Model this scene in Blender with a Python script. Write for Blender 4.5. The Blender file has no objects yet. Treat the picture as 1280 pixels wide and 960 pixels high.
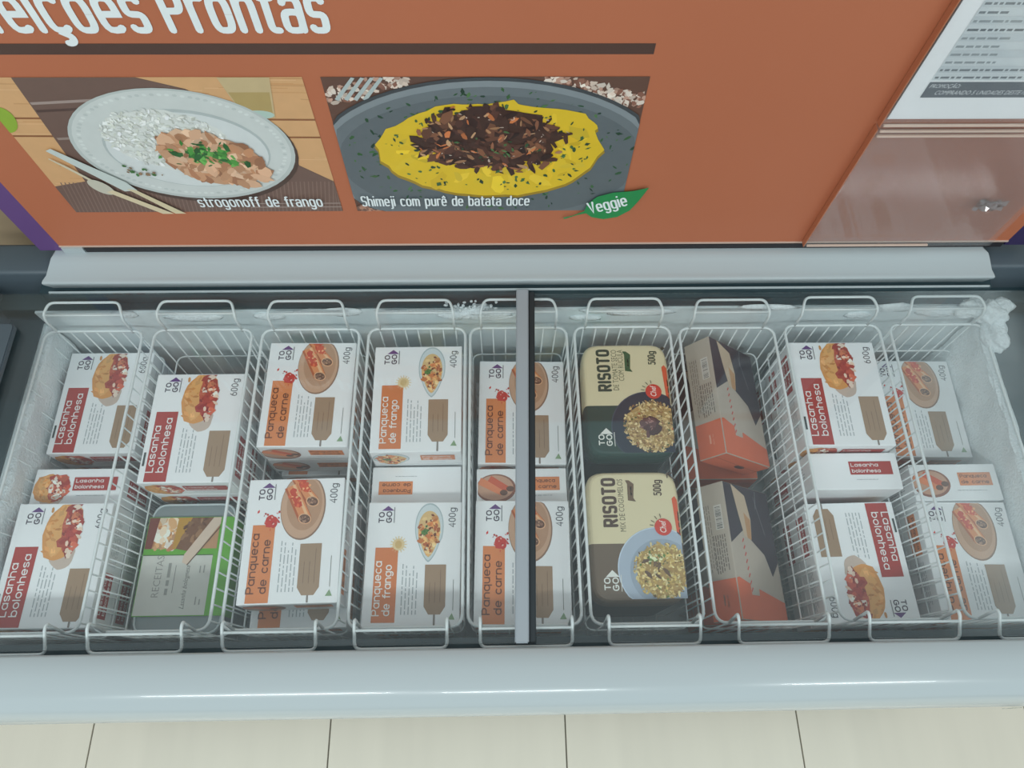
import bpy, bmesh, math, random
from mathutils import Vector, Matrix, noise
R = math.radians
S = bpy.context.scene
COL = S.collection

# ------------------------------------------------------------------ camera
cam = bpy.data.cameras.new('camera'); camo = bpy.data.objects.new('camera', cam); COL.objects.link(camo)
camo.location = (0, 0, 1.87)
camo.rotation_euler = (R(24.72), R(-0.791), R(-0.963))
cam.sensor_width = 36; cam.lens = 921 / 1280 * 36; cam.clip_start = .02
S.camera = camo
# ------------------------------------------------------------------ world, lamps, exposure
S.view_settings.view_transform = 'Standard'; S.view_settings.look = 'None'
S.view_settings.gamma = 1; S.view_settings.use_curve_mapping = False
S.view_settings.exposure = 0.56
w = bpy.data.worlds.new('store_light'); S.world = w; w.use_nodes = True
bg = w.node_tree.nodes['Background']; bg.inputs[0].default_value = (.86, .99, 1.03, 1); bg.inputs[1].default_value = .42
def strip(name, x, y, z, lx, ly, watts, col=(.93, 1, 1)):
    l = bpy.data.lights.new(name, 'AREA'); l.shape = 'RECTANGLE'; l.size = lx; l.size_y = ly
    l.energy = watts; l.color = col
    o = bpy.data.objects.new(name, l); COL.objects.link(o); o.location = (x, y, z)
    return o
strip('ceiling_tube_light', -1.75, -1.75, 3.2, 1.9, .16, 26)
strip('ceiling_tube_light', .1, -1.95, 3.2, 1.15, .12, 15)
strip('ceiling_tube_light', 2.5, -1.45, 3.2, 1.3, .16, 17)
strip('ceiling_tube_light', -.9, 3.0, 3.2, 1.5, .16, 16)
strip('ceiling_tube_light', .9, 3.0, 3.2, 1.5, .16, 16)

# ------------------------------------------------------------------ helpers
def lin(c):
    f = lambda v: v / 12.92 if v <= .04045 else ((v + .055) / 1.055) ** 2.4
    return tuple(f(v / 255.) for v in c[:3])
MATS = {}
def mat(name, rgb, rough=.5, metal=0, noise=0, nscale=20, bump=0, bscale=200, stretch=None, coat=0):
    if name in MATS: return MATS[name]
    m = bpy.data.materials.new(name); m.use_nodes = True; nt = m.node_tree
    b = nt.nodes['Principled BSDF']; c = lin(rgb)
    b.inputs['Base Color'].default_value = (*c, 1); b.inputs['Roughness'].default_value = rough
    b.inputs['Metallic'].default_value = metal; b.inputs['Coat Weight'].default_value = coat
    tc = nt.nodes.new('ShaderNodeTexCoord'); mp = nt.nodes.new('ShaderNodeMapping')
    nt.links.new(tc.outputs['Object'], mp.inputs[0])
    if stretch: mp.inputs['Scale'].default_value = stretch
    n = nt.nodes.new('ShaderNodeTexNoise'); n.inputs['Scale'].default_value = nscale; n.inputs['Detail'].default_value = 5
    nt.links.new(mp.outputs[0], n.inputs['Vector'])
    mx = nt.nodes.new('ShaderNodeMix'); mx.data_type = 'RGBA'
    mx.inputs[6].default_value = (*[v * (1 - noise) for v in c], 1); mx.inputs[7].default_value = (*[min(1, v * (1 + noise)) for v in c], 1)
    nt.links.new(n.outputs[0], mx.inputs[0]); nt.links.new(mx.outputs[2], b.inputs['Base Color'])
    if bump:
        n2 = nt.nodes.new('ShaderNodeTexNoise'); n2.inputs['Scale'].default_value = bscale; n2.inputs['Detail'].default_value = 4
        bp = nt.nodes.new('ShaderNodeBump'); bp.inputs['Strength'].default_value = bump; bp.inputs['Distance'].default_value = .004
        nt.links.new(mp.outputs[0], n2.inputs['Vector']); nt.links.new(n2.outputs[0], bp.inputs['Height']); nt.links.new(bp.outputs[0], b.inputs['Normal'])
    MATS[name] = m; return m
def ink_material():
    m = bpy.data.materials.new('printed_ink'); m.use_nodes = True; nt = m.node_tree; b = nt.nodes['Principled BSDF']
    a = nt.nodes.new('ShaderNodeAttribute'); a.attribute_name = 'Ink'
    n = nt.nodes.new('ShaderNodeTexNoise'); n.inputs['Scale'].default_value = 60
    tc = nt.nodes.new('ShaderNodeTexCoord'); nt.links.new(tc.outputs['Object'], n.inputs['Vector'])
    mr = nt.nodes.new('ShaderNodeMapRange'); mr.inputs[3].default_value = .94; mr.inputs[4].default_value = 1.05
    nt.links.new(n.outputs[0], mr.inputs[0])
    mx = nt.nodes.new('ShaderNodeMix'); mx.data_type = 'RGBA'; mx.blend_type = 'MULTIPLY'; mx.inputs[0].default_value = 1
    nt.links.new(a.outputs['Color'], mx.inputs[6]); nt.links.new(mr.outputs[0], mx.inputs[7])
    nt.links.new(mx.outputs[2], b.inputs['Base Color']); b.inputs['Roughness'].default_value = .42
    return m
INK = ink_material()
def clear(name, tint, rough=.01, base=.045, fog=None):
    """thin clear sheet: Schlick reflection over straight transmission, plus optional condensation"""
    m = bpy.data.materials.new(name); m.use_nodes = True; nt = m.node_tree; N = nt.nodes; L = nt.links
    out = N['Material Output']; N.remove(N['Principled BSDF'])
    t = N.new('ShaderNodeBsdfTransparent'); t.inputs[0].default_value = (*tint, 1)
    g = N.new('ShaderNodeBsdfGlossy'); g.inputs['Roughness'].default_value = rough
    lw = N.new('ShaderNodeLayerWeight'); lw.inputs[0].default_value = .5
    p = N.new('ShaderNodeMath'); p.operation = 'POWER'; p.inputs[1].default_value = 5; L.new(lw.outputs['Facing'], p.inputs[0])
    q = N.new('ShaderNodeMath'); q.operation = 'MULTIPLY_ADD'; q.inputs[1].default_value = 1 - base; q.inputs[2].default_value = base; L.new(p.outputs[0], q.inputs[0])
    mx = N.new('ShaderNodeMixShader'); L.new(q.outputs[0], mx.inputs[0]); L.new(t.outputs[0], mx.inputs[1]); L.new(g.outputs[0], mx.inputs[2])
    last = mx.outputs[0]
    if fog: last = fog(nt, last)
    L.new(last, out.inputs[0]); return m
def condensation(nt, sh):
    N = nt.nodes; L = nt.links
    geo = N.new('ShaderNodeNewGeometry'); sep = N.new('ShaderNodeSeparateXYZ'); L.new(geo.outputs['Position'], sep.inputs[0])
    n = N.new('ShaderNodeTexNoise'); n.inputs['Scale'].default_value = 7; n.inputs['Detail'].default_value = 5; L.new(geo.outputs['Position'], n.inputs['Vector'])
    def ramp(sock, a, b, lo, hi):
        r = N.new('ShaderNodeMapRange'); r.interpolation_type = 'SMOOTHSTEP'
        r.inputs[1].default_value = a; r.inputs[2].default_value = b; r.inputs[3].default_value = lo; r.inputs[4].default_value = hi
        L.new(sock, r.inputs[0]); return r.outputs[0]
    e1 = ramp(sep.outputs[0], .55, .76, 0, .11)          # fogged right end
    e2 = ramp(sep.outputs[0], .80, .84, 0, -.08)
    def add(a, b):
        s = N.new('ShaderNodeMath'); s.operation = 'ADD'; L.new(a, s.inputs[0])
        if isinstance(b, float): s.inputs[1].default_value = b
        else: L.new(b, s.inputs[1])
        return s.outputs[0]
    f = add(add(e1, e2), .014)
    nn = ramp(n.outputs[0], .3, .7, .55, 1.4)
    mu = N.new('ShaderNodeMath'); mu.operation = 'MULTIPLY'; L.new(f, mu.inputs[0]); L.new(nn, mu.inputs[1])
    d = N.new('ShaderNodeBsdfDiffuse'); d.inputs[0].default_value = (.75, .85, .86, 1)
    mx = N.new('ShaderNodeMixShader'); L.new(mu.outputs[0], mx.inputs[0]); L.new(sh, mx.inputs[1]); L.new(d.outputs[0], mx.inputs[2])
    return mx.outputs[0]
M_GLASS = clear('lid_glass', (.988, .998, .997), base=.036, fog=condensation)
def dusty(nt, sh):
    N = nt.nodes; L = nt.links; d = N.new('ShaderNodeBsdfDiffuse'); d.inputs[0].default_value = (.8, .82, .82, 1)
    mx = N.new('ShaderNodeMixShader'); mx.inputs[0].default_value = .045; L.new(sh, mx.inputs[1]); L.new(d.outputs[0], mx.inputs[2]); return mx.outputs[0]
M_ACRYL = clear('clear_acrylic', (.995, .995, .995), .08, .035, dusty)

def link(name, bm, m, parent=None, smooth=False, kind=None):
    me = bpy.data.meshes.new(name); bm.normal_update(); bm.to_mesh(me); bm.free()
    for mm in (m if isinstance(m, (list, tuple)) else [m]): me.materials.append(mm)
    if smooth:
        for p in me.polygons: p.use_smooth = True
    o = bpy.data.objects.new(name, me); COL.objects.link(o)
    if parent: o.parent = parent
    if kind: o['kind'] = kind
    return o
def thing(name, label, cat, loc=(0, 0, 0), group=None, rot=None):
    o = bpy.data.objects.new(name, None); COL.objects.link(o); o.location = loc; o.empty_display_size = .05
    if rot: o.rotation_euler = rot
    return tag(o, label, cat, group)
def tag(o, label, cat, group=None):
    o['label'] = label; o['category'] = cat
    if group: o['group'] = group
    return o
def box(bm, x0, x1, y0, y1, z0, z1, mi=0, bevel=0):
    v = [bm.verts.new((x, y, z)) for x in (x0, x1) for y in (y0, y1) for z in (z0, z1)]
    fs = [bm.faces.new([v[i] for i in q]) for q in ((0, 1, 3, 2), (4, 6, 7, 5), (0, 4, 5, 1), (2, 3, 7, 6), (0, 2, 6, 4), (1, 5, 7, 3))]
    for f in fs: f.material_index = mi
    if bevel: bmesh.ops.bevel(bm, geom=list({e for f in fs for e in f.edges}), offset=bevel, segments=2, affect='EDGES', profile=.6)
def prism(bm, prof, axis_pts, mi=0):
    """prof: list of (y,z); axis_pts: (x0,x1) or per-profile list of (x0,x1)"""
    n = len(prof)
    xs = axis_pts if isinstance(axis_pts, list) else [axis_pts] * n
    a = [bm.verts.new((xs[i][0], *prof[i])) for i in range(n)]; b = [bm.verts.new((xs[i][1], *prof[i])) for i in range(n)]
    for i in range(n):
        j = (i + 1) % n
        bm.faces.new((a[i], b[i], b[j], a[j])).material_index = mi
    bm.faces.new(a); bm.faces.new(b[::-1])
    bmesh.ops.recalc_face_normals(bm, faces=bm.faces)
def tube(bm, pts, r, n=6, closed=False):
    pts = [Vector(p) for p in pts]; k = len(pts); rings = []
    up = Vector((.13, .31, .94)).normalized()
    for i, p in enumerate(pts):
        a = pts[i - 1] if (i or closed) else p; b = pts[(i + 1) % k] if (i < k - 1 or closed) else p
        d = (b - a).normalized(); s = d.cross(up)
        if s.length < .2: s = d.cross(Vector((1, 0, 0)))
        s.normalize(); t = s.cross(d)
        rings.append([bm.verts.new(p + (s * math.cos(2 * math.pi * q / n) + t * math.sin(2 * math.pi * q / n)) * r) for q in range(n)])
    for i in range(k if closed else k - 1):
        A, B = rings[i], rings[(i + 1) % k]
        for q in range(n): bm.faces.new((A[q], A[(q + 1) % n], B[(q + 1) % n], B[q]))
    if not closed: bm.faces.new(rings[0][::-1]); bm.faces.new(rings[-1])
def rounded(pts, rad, seg=4, closed=False):
    pts = [Vector(p) for p in pts]; out = []; n = len(pts)
    for i, p in enumerate(pts):
        if not closed and i in (0, n - 1): out.append(p); continue
        a = pts[i - 1] - p; b = pts[(i + 1) % n] - p
        r = min(rad, a.length * .45, b.length * .45); A = p + a.normalized() * r; B = p + b.normalized() * r
        for s in range(seg + 1):
            t = s / seg; out.append(A * (1 - t) ** 2 + p * 2 * t * (1 - t) + B * t * t)
    return out

# ---- flat print: polygons laid as thin ink on a face
_glyph = {}
def glyphs(s, bold):
    if (s, bold) not in _glyph:
        c = bpy.data.curves.new('t', 'FONT'); c.body = s; c.offset = bold; c.resolution_u = 2; c.fill_mode = 'FRONT'
        o = bpy.data.objects.new('t', c); me = bpy.data.meshes.new_from_object(o)
        vs = [tuple(v.co[:2]) for v in me.vertices]; fs = [tuple(p.vertices) for p in me.polygons]
        bpy.data.objects.remove(o); bpy.data.curves.remove(c); bpy.data.meshes.remove(me)
        _glyph[(s, bold)] = (vs, fs)
    return _glyph[(s, bold)]
CAP = max(v[1] for v in glyphs('H', 0)[0])
CH = 1.42
def _bowl(x0, x1, y0, y1, a0, a1, e, n=14):
    out = []
    for i in range(n + 1):
        t = R(a0 + (a1 - a0) * i / n); c, q = math.cos(t), math.sin(t)
        out.append(((x0 + x1) / 2 + (x1 - x0) / 2 * math.copysign(abs(c) ** (2 / e), c), (y0 + y1) / 2 + (y1 - y0) / 2 * math.copysign(abs(q) ** (2 / e), q)))
    return out
def letter(ch, e, two):
    """strokes of one rounded letter: x 0..width, x-height 1, capitals CH; returns (width, polylines)"""
    B = lambda a0, a1, y0=0, y1=1, x0=0, x1=1, n=14: _bowl(x0, x1, y0, y1, a0, a1, e, n)
    O = B(0, 360, n=28); arch = lambda x0, x1: [*_bowl(x0, x1, .2, 1, 180, 0, e), (x1, 0)]
    S_ = lambda h: [*_bowl(0, 1, h * .5, h, 25, 270, e), *_bowl(0, 1, 0, h * .5, 90, -155, e)[1:]]
    C = CH; D = -.42
    G = {'a': (1, [[*_bowl(.04, 1, .3, 1, 155, 0, e), (1, 0)], _bowl(0, 1, 0, .58, 0, 360, e, 20)] if two else [O, [(1, 0), (1, 1)]]),
         'b': (1, [O, [(0, 0), (0, C)]]), 'd': (1, [O, [(1, 0), (1, C)]]), 'p': (1, [O, [(0, 1), (0, D)]]), 'q': (1, [O, [(1, 1), (1, D)]]),
         'g': (1, [O, [(1, 1), *_bowl(0, 1, D, .5, 0, -140, e)]]), 'o': (1, [O]), 'c': (.92, [B(48, 312)]), 'e': (1, [[(0.02, .5), (1, .5), *B(4, 312)]]),
         'n': (.95, [[(0, 0), (0, 1)], arch(0, .95)]), 'm': (1.6, [[(0, 0), (0, 1)], arch(0, .8), arch(.8, 1.6)]), 'h': (.95, [[(0, 0), (0, C)], arch(0, .95)]),
         'u': (.95, [[(0, 1), *_bowl(0, .95, 0, .8, 180, 360, e)], [(.95, 1), (.95, 0)]]), 'r': (.58, [[(0, 0), (0, 1)], _bowl(0, 1.0, .2, 1, 180, 75, e)]),
         's': (.85, [[(x * .85, y) for x, y in S_(1)]]), 't': (.62, [[(.26, 1.32), (.26, .3), *_bowl(.26, .95, 0, .5, 180, 275, e)], [(0, 1), (.62, 1)]]),
         'f': (.62, [[(.26, 0), (.26, 1.1), *_bowl(.26, .95, .95, C, 180, 85, e)], [(0, 1), (.62, 1)]]), 'i': (.02, [[(0, 0), (0, 1)], [(0, C - .04), (0, C)]]),
         'j': (.2, [[(.2, 1), (.2, -.2), *_bowl(-.4, .2, D, .0, 0, -90, e)], [(.2, C - .04), (.2, C)]]), 'l': (.02, [[(0, 0), (0, C)]]), 'v': (.9, [[(0, 1), (.45, 0), (.9, 1)]]),
         'R': (1.05, [[(0, 0), (0, C), (.5, C), *_bowl(0, 1.05, .66, C, 80, -80, e), (0, .66)], [(.5, .66), (1.05, 0)]]), 'P': (1.05, [[(0, 0), (0, C), (.5, C), *_bowl(0, 1.05, .6, C, 80, -80, e), (0, .6)]]),
         'S': (1, [S_(C)]), 'V': (1.1, [[(0, C), (.55, 0), (1.1, C)]]), 'L': (.8, [[(0, C), (0, 0), (.8, 0)]]), 'T': (1, [[(0, C), (1, C)], [(.5, 0), (.5, C)]]), 'I': (.02, [[(0, 0), (0, C)]]),
         'O': (1.1, [_bowl(0, 1.1, 0, C, 0, 360, e, 28)]), 'G': (1.1, [[*_bowl(0, 1.1, 0, C, 48, 355, e, 22), (1.1, .68), (.6, .68)]]),
         '0': (.9, [_bowl(0, .9, 0, C, 0, 360, e, 24)]), '4': (1, [[(.75, 0), (.75, C), (0, .42), (1, .42)]]), '5': (.9, [[(.85, C), (.1, C), (.05, .82), *_bowl(-.1, .9, 0, .95, 120, -150, e)]]),
         '6': (.9, [_bowl(0, .9, 0, .9, 0, 360, e, 20), [(0, .45), (.1, .95), (.5, C)]])}
    base = {'ç': 'c', 'õ': 'o', 'ê': 'e'}.get(ch, ch)
    if base == ' ': return .55, []
    w_, st = G[base]; st = list(st)
    if ch == 'ç': st.append([(.5, 0), (.5, -.12), *_bowl(.1, .78, -.42, -.12, 85, -100, 2)])
    if ch == 'õ': st.append([(.05, 1.28), (.3, 1.42), (.7, 1.28), (.95, 1.42)])
    if ch == 'ê': st.append([(.2, 1.24), (.5, 1.42), (.8, 1.24)])
    return w_, st
class Print:
    def __init__(s, seed=1, step=4e-5):
        s.v = []; s.f = []; s.c = []; s.z = 0; s.step = step; s.r = random.Random(seed); s.clip = None
    def poly(s, pts, col, dz=None):
        if dz is None: s.z += s.step; z = s.z
        else: z = s.z + dz
        if s.clip: x0, x1, y0, y1 = s.clip; pts = [(min(max(x, x0), x1), min(max(y, y0), y1)) for x, y in pts]
        a = sum(pts[i - 1][0] * pts[i][1] - pts[i][0] * pts[i - 1][1] for i in range(len(pts)))
        if a < 0: pts = pts[::-1]
        b = len(s.v); s.v += [(x, y, z) for x, y in pts]; s.f.append(tuple(range(b, b + len(pts)))); s.c.append(lin(col))
    def rect(s, x0, x1, y0, y1, col, dz=None): s.poly([(x0, y0), (x1, y0), (x1, y1), (x0, y1)], col, dz)
    def oval(s, cx, cy, rx, ry, col, rot=0, n=28, jit=0, dz=None):
        ca, sa = math.cos(rot), math.sin(rot); p = []
        for i in range(n):
            t = 2 * math.pi * i / n; k = 1 + s.r.uniform(-jit, jit); x, y = rx * k * math.cos(t), ry * k * math.sin(t)
            p.append((cx + x * ca - y * sa, cy + x * sa + y * ca))
        s.poly(p, col, dz)
    def bits(s, n, region, size, cols, asp=(.4, 1), sides=(4, 6)):
        """n small irregular scraps inside region() -> (x,y)"""
        for i_ in range(n):
            x, y = region(s.r); k = s.r.uniform(*size); c = s.r.choice(cols); j = s.r.uniform(.9, 1.1)
            s.oval(x, y, k, k * s.r.uniform(*asp), tuple(min(255, q * j) for q in c), s.r.uniform(0, 3.14), s.r.randint(*sides), .3, 2.5e-6 * (i_ + 1))
        s.z += 2.5e-6 * n + 2e-5
    def line(s, x0, y0, x1, y1, w, col, dz=None):
        d = Vector((x1 - x0, y1 - y0)).normalized() * w / 2
        s.poly([(x0 - d.y, y0 + d.x), (x1 - d.y, y1 + d.x), (x1 + d.y, y1 - d.x), (x0 + d.y, y0 - d.x)], col, dz)
    def text(s, t, x, y, w, h, col, rot=0, bold=0., shear=0.):
        vs, fs = glyphs(t, bold); x0 = min(v[0] for v in vs); bw = max(v[0] for v in vs) - x0
        s.z += s.step; b = len(s.v); ca, sa = math.cos(rot), math.sin(rot); c = lin(col)
        for gx, gy in vs:
            py = gy * h / CAP; px = (gx - x0) * w / bw + py * shear
            s.v.append((x + px * ca - py * sa, y + px * sa + py * ca, s.z))
        for f in fs: s.f.append(tuple(b + i for i in f)); s.c.append(c)
    def strokes(s, t, x, y, w, xh, pen, col, rot=0, e=2., two=False, gap=.42, shear=0.):
        """rounded stroke lettering fitted to width w, x-height xh, pen radius pen"""
        L_ = [letter(c, e, two) for c in t]; total = sum(a for a, _ in L_) + gap * (len(L_) - 1); k = (w - 2 * pen) / total; px = pen
        s.z += s.step; ca, sa = math.cos(rot), math.sin(rot); c_ = lin(col); cnt = [0]
        def put(pts):
            cnt[0] += 1; z = s.z + 8e-6 * cnt[0]
            b = len(s.v); s.v += [(x + (u + v * shear) * ca - v * sa, y + (u + v * shear) * sa + v * ca, z) for u, v in pts]
            a = sum(pts[i - 1][0] * pts[i][1] - pts[i][0] * pts[i - 1][1] for i in range(len(pts))); f = tuple(range(b, b + len(pts)))
            s.f.append(f if a > 0 else f[::-1]); s.c.append(c_)
        for adv, st in L_:
            cnt[0] = 0
            for line in st:
                q = [Vector((px + a * k, pen + b * (xh - 2 * pen))) for a, b in line]
                closed = (q[0] - q[-1]).length < 1e-6; m = len(q); off = []
                for i in range(m):
                    a = q[i] - q[i - 1] if i else (q[0] - q[-2] if closed else q[1] - q[0]); b = q[i + 1] - q[i] if i < m - 1 else (q[1] - q[0] if closed else a)
                    a = a.normalized() if a.length > 1e-9 else Vector((1, 0)); b = b.normalized() if b.length > 1e-9 else a
                    n_ = Vector((-a.y - b.y, a.x + b.x)); n_ = n_.normalized() if n_.length > 1e-6 else Vector((-a.y, a.x))
                    off.append(n_ * pen / max(.6, n_.dot(Vector((-a.y, a.x)))))
                for i in range(m - 1): put([tuple(q[i] + off[i]), tuple(q[i + 1] + off[i + 1]), tuple(q[i + 1] - off[i + 1]), tuple(q[i] - off[i])])
                if not closed:
                    for v in (q[0], q[-1]): put([(v.x + pen * math.cos(2 * math.pi * j / 8), v.y + pen * math.sin(2 * math.pi * j / 8)) for j in range(8)])
            px += (adv + gap) * k
    def scribble(s, x, y, w, h, rows, col, rot=0, th=.3, fill=.85):
        """rows of unreadably small type: runs of tiny dashes"""
        ca, sa = math.cos(rot), math.sin(rot)
        for i in range(rows):
            px = 0; yy = -i * h; end = w * (s.r.uniform(.6, 1) if i == rows - 1 else s.r.uniform(.88, 1))
            while px < end:
                l = s.r.uniform(.6, 2.6) * h
                if px + l > w: break
                a = (x + px * ca - yy * sa, y + px * sa + yy * ca); b = (x + (px + l) * ca - yy * sa, y + (px + l) * sa + yy * ca)
                s.line(*a, *b, h * th, col, 0); px += l + h * .45
        s.z += s.step
    def build(s, name, parent, org, ex, ey, label=None):
        ex, ey, org = Vector(ex), Vector(ey), Vector(org); n = ex.cross(ey)
        me = bpy.data.meshes.new(name); me.from_pydata([org + ex * x + ey * y + n * (z + 2.5e-4) for x, y, z in s.v], [], s.f)
        at = me.color_attributes.new('Ink', 'FLOAT_COLOR', 'CORNER'); buf = []
        for f, c in zip(s.f, s.c): buf += [*c, 1.] * len(f)
        at.data.foreach_set('color', buf); me.materials.append(INK)
        o = bpy.data.objects.new(name, me); COL.objects.link(o)
        if parent: o.parent = parent
        if label: o['label'] = label
        return o
def copy_thing(o, loc, rot, label, group=None):
    r = o.copy(); COL.objects.link(r); r.location = loc; r.rotation_euler = rot; r['label'] = label
    if group: r['group'] = group
    for ch in list(o.children):
        c = ch.copy(); COL.objects.link(c); c.parent = r
        for g in list(ch.children):
            d = g.copy(); COL.objects.link(d); d.parent = c
    return r

# ------------------------------------------------------------------ materials
M_RAIL = mat('rail_paint', (182, 191, 193), .22, noise=.02, nscale=3, coat=.3)
M_DARK = mat('slate_plastic', (80, 92, 100), .45, noise=.06, nscale=12)
M_LEDGE = mat('dark_teal_ledge', (48, 68, 74), .4, noise=.08, nscale=10)
M_LINER = mat('frosted_liner', (222, 232, 234), .65, noise=.06, nscale=9, bump=.5, bscale=38)
M_FROST = mat('rime_frost', (236, 243, 245), .85, noise=.05, nscale=40, bump=.8, bscale=260)
M_WIRE = mat('white_coated_wire', (232, 238, 238), .35, noise=.03, nscale=30)
M_CARD = mat('white_carton', (244, 246, 247), .4, noise=.015, nscale=8, bump=.06, bscale=40)
M_KRAFT = mat('kraft_grey_carton', (190, 178, 164), .6, noise=.05, nscale=60)
M_SHELL = mat('white_shell', (214, 218, 218), .4, noise=.02, nscale=4)
M_BLACK = mat('black_channel', (38, 34, 38), .5, noise=.05)
M_ALU = mat('grey_lid_profile', (164, 172, 178), .4, 0, noise=.04, nscale=14)
M_DARKSTRIP = mat('dark_lid_strip', (44, 52, 56), .5, noise=.05)
M_SIGN = mat('orange_print_board', (189, 110, 76), .55, noise=.05, nscale=2.2, stretch=(2.5, 1, .4))
M_PURPLE = mat('purple_edge', (104, 72, 128), .55, noise=.05)
M_TILE = mat('cream_floor_tile', (222, 215, 199), .3, noise=.1, nscale=3, stretch=(3.5, .35, 1))
M_GROUT = mat('grey_grout', (120, 116, 104), .9, noise=.1)
M_BROWN = mat('brown_wall_panel', (168, 146, 118), .7, noise=.1, nscale=5, stretch=(1, 1, 5))
M_PAPER = mat('white_paper', (250, 251, 252), .7, noise=.01)
M_EDGE = mat('glass_edge_green', (120, 200, 190), .2, noise=.05)
M_PLAST = mat('pale_plastic_edge', (214, 188, 172), .15, noise=.05)
M_TRAY = mat('grey_tray_plastic', (136, 146, 148), .3, noise=.04)
M_CREAM = mat('cream_pouch_film', (226, 214, 176), .38, noise=.03, bump=.15, bscale=25)
M_GREENF = mat('dark_green_pouch_film', (34, 66, 60), .35, noise=.06, bump=.15, bscale=25)
M_BROWNF = mat('brown_pouch_film', (112, 96, 80), .38, noise=.06, bump=.15, bscale=25)

# ------------------------------------------------------------------ setting
bm = bmesh.new(); box(bm, -3, 3, -2.5, 1.4, -.04, -.004)
floor = link('floor', bm, M_GROUT); floor['kind'] = 'structure'
tm = None
for j in range(-2, 2):
    for i in range(-5, 5):
        x0 = -.391 + .5395 * i; y0 = .33 + 1.08 * j - .0
        if tm is None:
            bm = bmesh.new(); box(bm, .0016, .5379, .0016, 1.0784, -.012, 0, bevel=.0008)
            t = link('floor_tile', bm, M_TILE, floor); tm = t.data
        else:
            t = bpy.data.objects.new('floor_tile', tm); COL.objects.link(t); t.parent = floor
        t.location = (x0, y0, 0)
bm = bmesh.new(); box(bm, -3, 3, .80, .84, 0, 1.25)
wb = link('wall_back', bm, M_BROWN); wb['kind'] = 'structure'

# ------------------------------------------------------------------ chest freezer
LX0, LX1, LY0, LY1, LZ = -.744, .8150, .106, .612, .834
EX0, EX1 = -.885, .97
F = thing('chest_freezer', 'long white chest freezer with sliding glass lids and pale grey rails below the orange sign', 'freezer', (.04, .36, 0))
FO = Vector((-.04, -.36, 0))
def fpart(name, bm, m, smooth=False, kind=None):
    o = link(name, bm, m, F, smooth, kind); o.location = FO; return o
bm = bmesh.new()
box(bm, EX0, EX1, .035, .075, .1, .80); box(bm, EX0, EX1, .655, .70, .1, .80)
box(bm, EX0, EX0 + .05, .075, .655, .1, .80); box(bm, EX1 - .05, EX1, .075, .655, .1, .80); box(bm, EX0 + .05, EX1 - .05, .075, .655, .1, .16)
fpart('cabinet_body', bm, M_SHELL)
bm = bmesh.new(); box(bm, EX0 + .04, EX1 - .04, .08, .66, .0, .1); fpart('plinth', bm, M_BLACK)
# frosted inner tub
bm = bmesh.new(); th = .03
box(bm, LX0, LX1, LY1, LY1 + .035, .5, LZ - .004); box(bm, LX0 - th, LX1 + th, LY0 - .03, LY0, .5, LZ - .03)
box(bm, LX0 - th, LX0, LY0, LY1, .5, .797); box(bm, LX1, LX1 + th, LY0, LY1, .5, .797); box(bm, LX0, LX1, LY0, LY1, .5, .545)
fpart('inner_tub', bm, M_LINER)
# dark ledge ring
bm = bmesh.new()
box(bm, EX0 + .05, EX1 - .05, LY1 + .004, .665, .80, LZ); box(bm, EX0 + .05, EX1 - .05, .04, LY0, .80, LZ - .012)
box(bm, EX0 + .05, LX0 - .003, LY0, LY1 + .004, .78, .801); box(bm, LX1 + .003, EX1 - .05, LY0, LY1 + .004, .78, .801)
fpart('ledge_frame', bm, M_LEDGE)
# front rail: flat top, rounded nose
prof = [(.087, .868), (.087, .880), (.084, .883), (.060, .8835), (.040, .882), (.028, .877), (.018, .866), (.0115, .850), (.0085, .832), (.0095, .812), (.014, .795), (.022, .782), (.034, .775), (.05, .80), (.05, .868)]
bm = bmesh.new(); prism(bm, prof, (-.72, .805))
fr = fpart('front_rail', bm, M_RAIL, True)
mdf = fr.modifiers.new('bevel', 'BEVEL'); mdf.width = .0012; mdf.segments = 2; mdf.limit_method = 'ANGLE'; mdf.angle_limit = R(50)
p = Print(3); p.text('dP', .655, 0, .022, .012, (96, 112, 112), shear=.25); p.text('-m', .69, -.003, .03, .008, (90, 104, 104), shear=.25)
p.build('brand_print', fr, (0, .0062, .822), (1, 0, 0), (0, .12, 1))
# back rail: lip, slope, flat top; ends cut on a slant
prof = [(.636, .866), (.6295, .886), (.6295, .890), (.634, .8915), (.642, .893), (.658, .903), (.664, .9075), (.672, .909), (.69, .909), (.69, .86)]
xs = [(-.70, .786), (-.7045, .7915), (-.7045, .7915), (-.7035, .7905), (-.699, .788), (-.692, .783), (-.689, .780), (-.684, .772), (-.682, .768), (-.682, .768)]
bm = bmesh.new(); prism(bm, prof, xs); br = fpart('back_rail', bm, M_RAIL, True)
mdf = br.modifiers.new('bevel', 'BEVEL'); mdf.width = .0012; mdf.segments = 2; mdf.limit_method = 'ANGLE'; mdf.angle_limit = R(35)
bm = bmesh.new(); box(bm, -.70, .79, .6225, .6248, .8715, .8745); fpart('lid_track', bm, M_RAIL)
bm = bmesh.new(); box(bm, -.72, .80, .627, .655, .834, .866); fpart('track_back', bm, M_LEDGE)
# dark end caps
for sgn in (-1, 1):
    bm = bmesh.new()
    xa, xb, xi = (EX0, -.80, -.684) if sgn < 0 else (.892, EX1, .776)
    box(bm, xa, xb, .0, .70, .76, .888, bevel=.01)
    if sgn < 0: box(bm, -.81, xi - .004, .645, .70, .80, .896, bevel=.006); box(bm, -.81, -.721, .0, .09, .78, .88, bevel=.008)
    else: box(bm, xi + .004, .90, .645, .70, .80, .896, bevel=.006); box(bm, .806, .90, .0, .09, .78, .88, bevel=.008)
    fpart('end_cap', bm, M_DARK, True)
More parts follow.
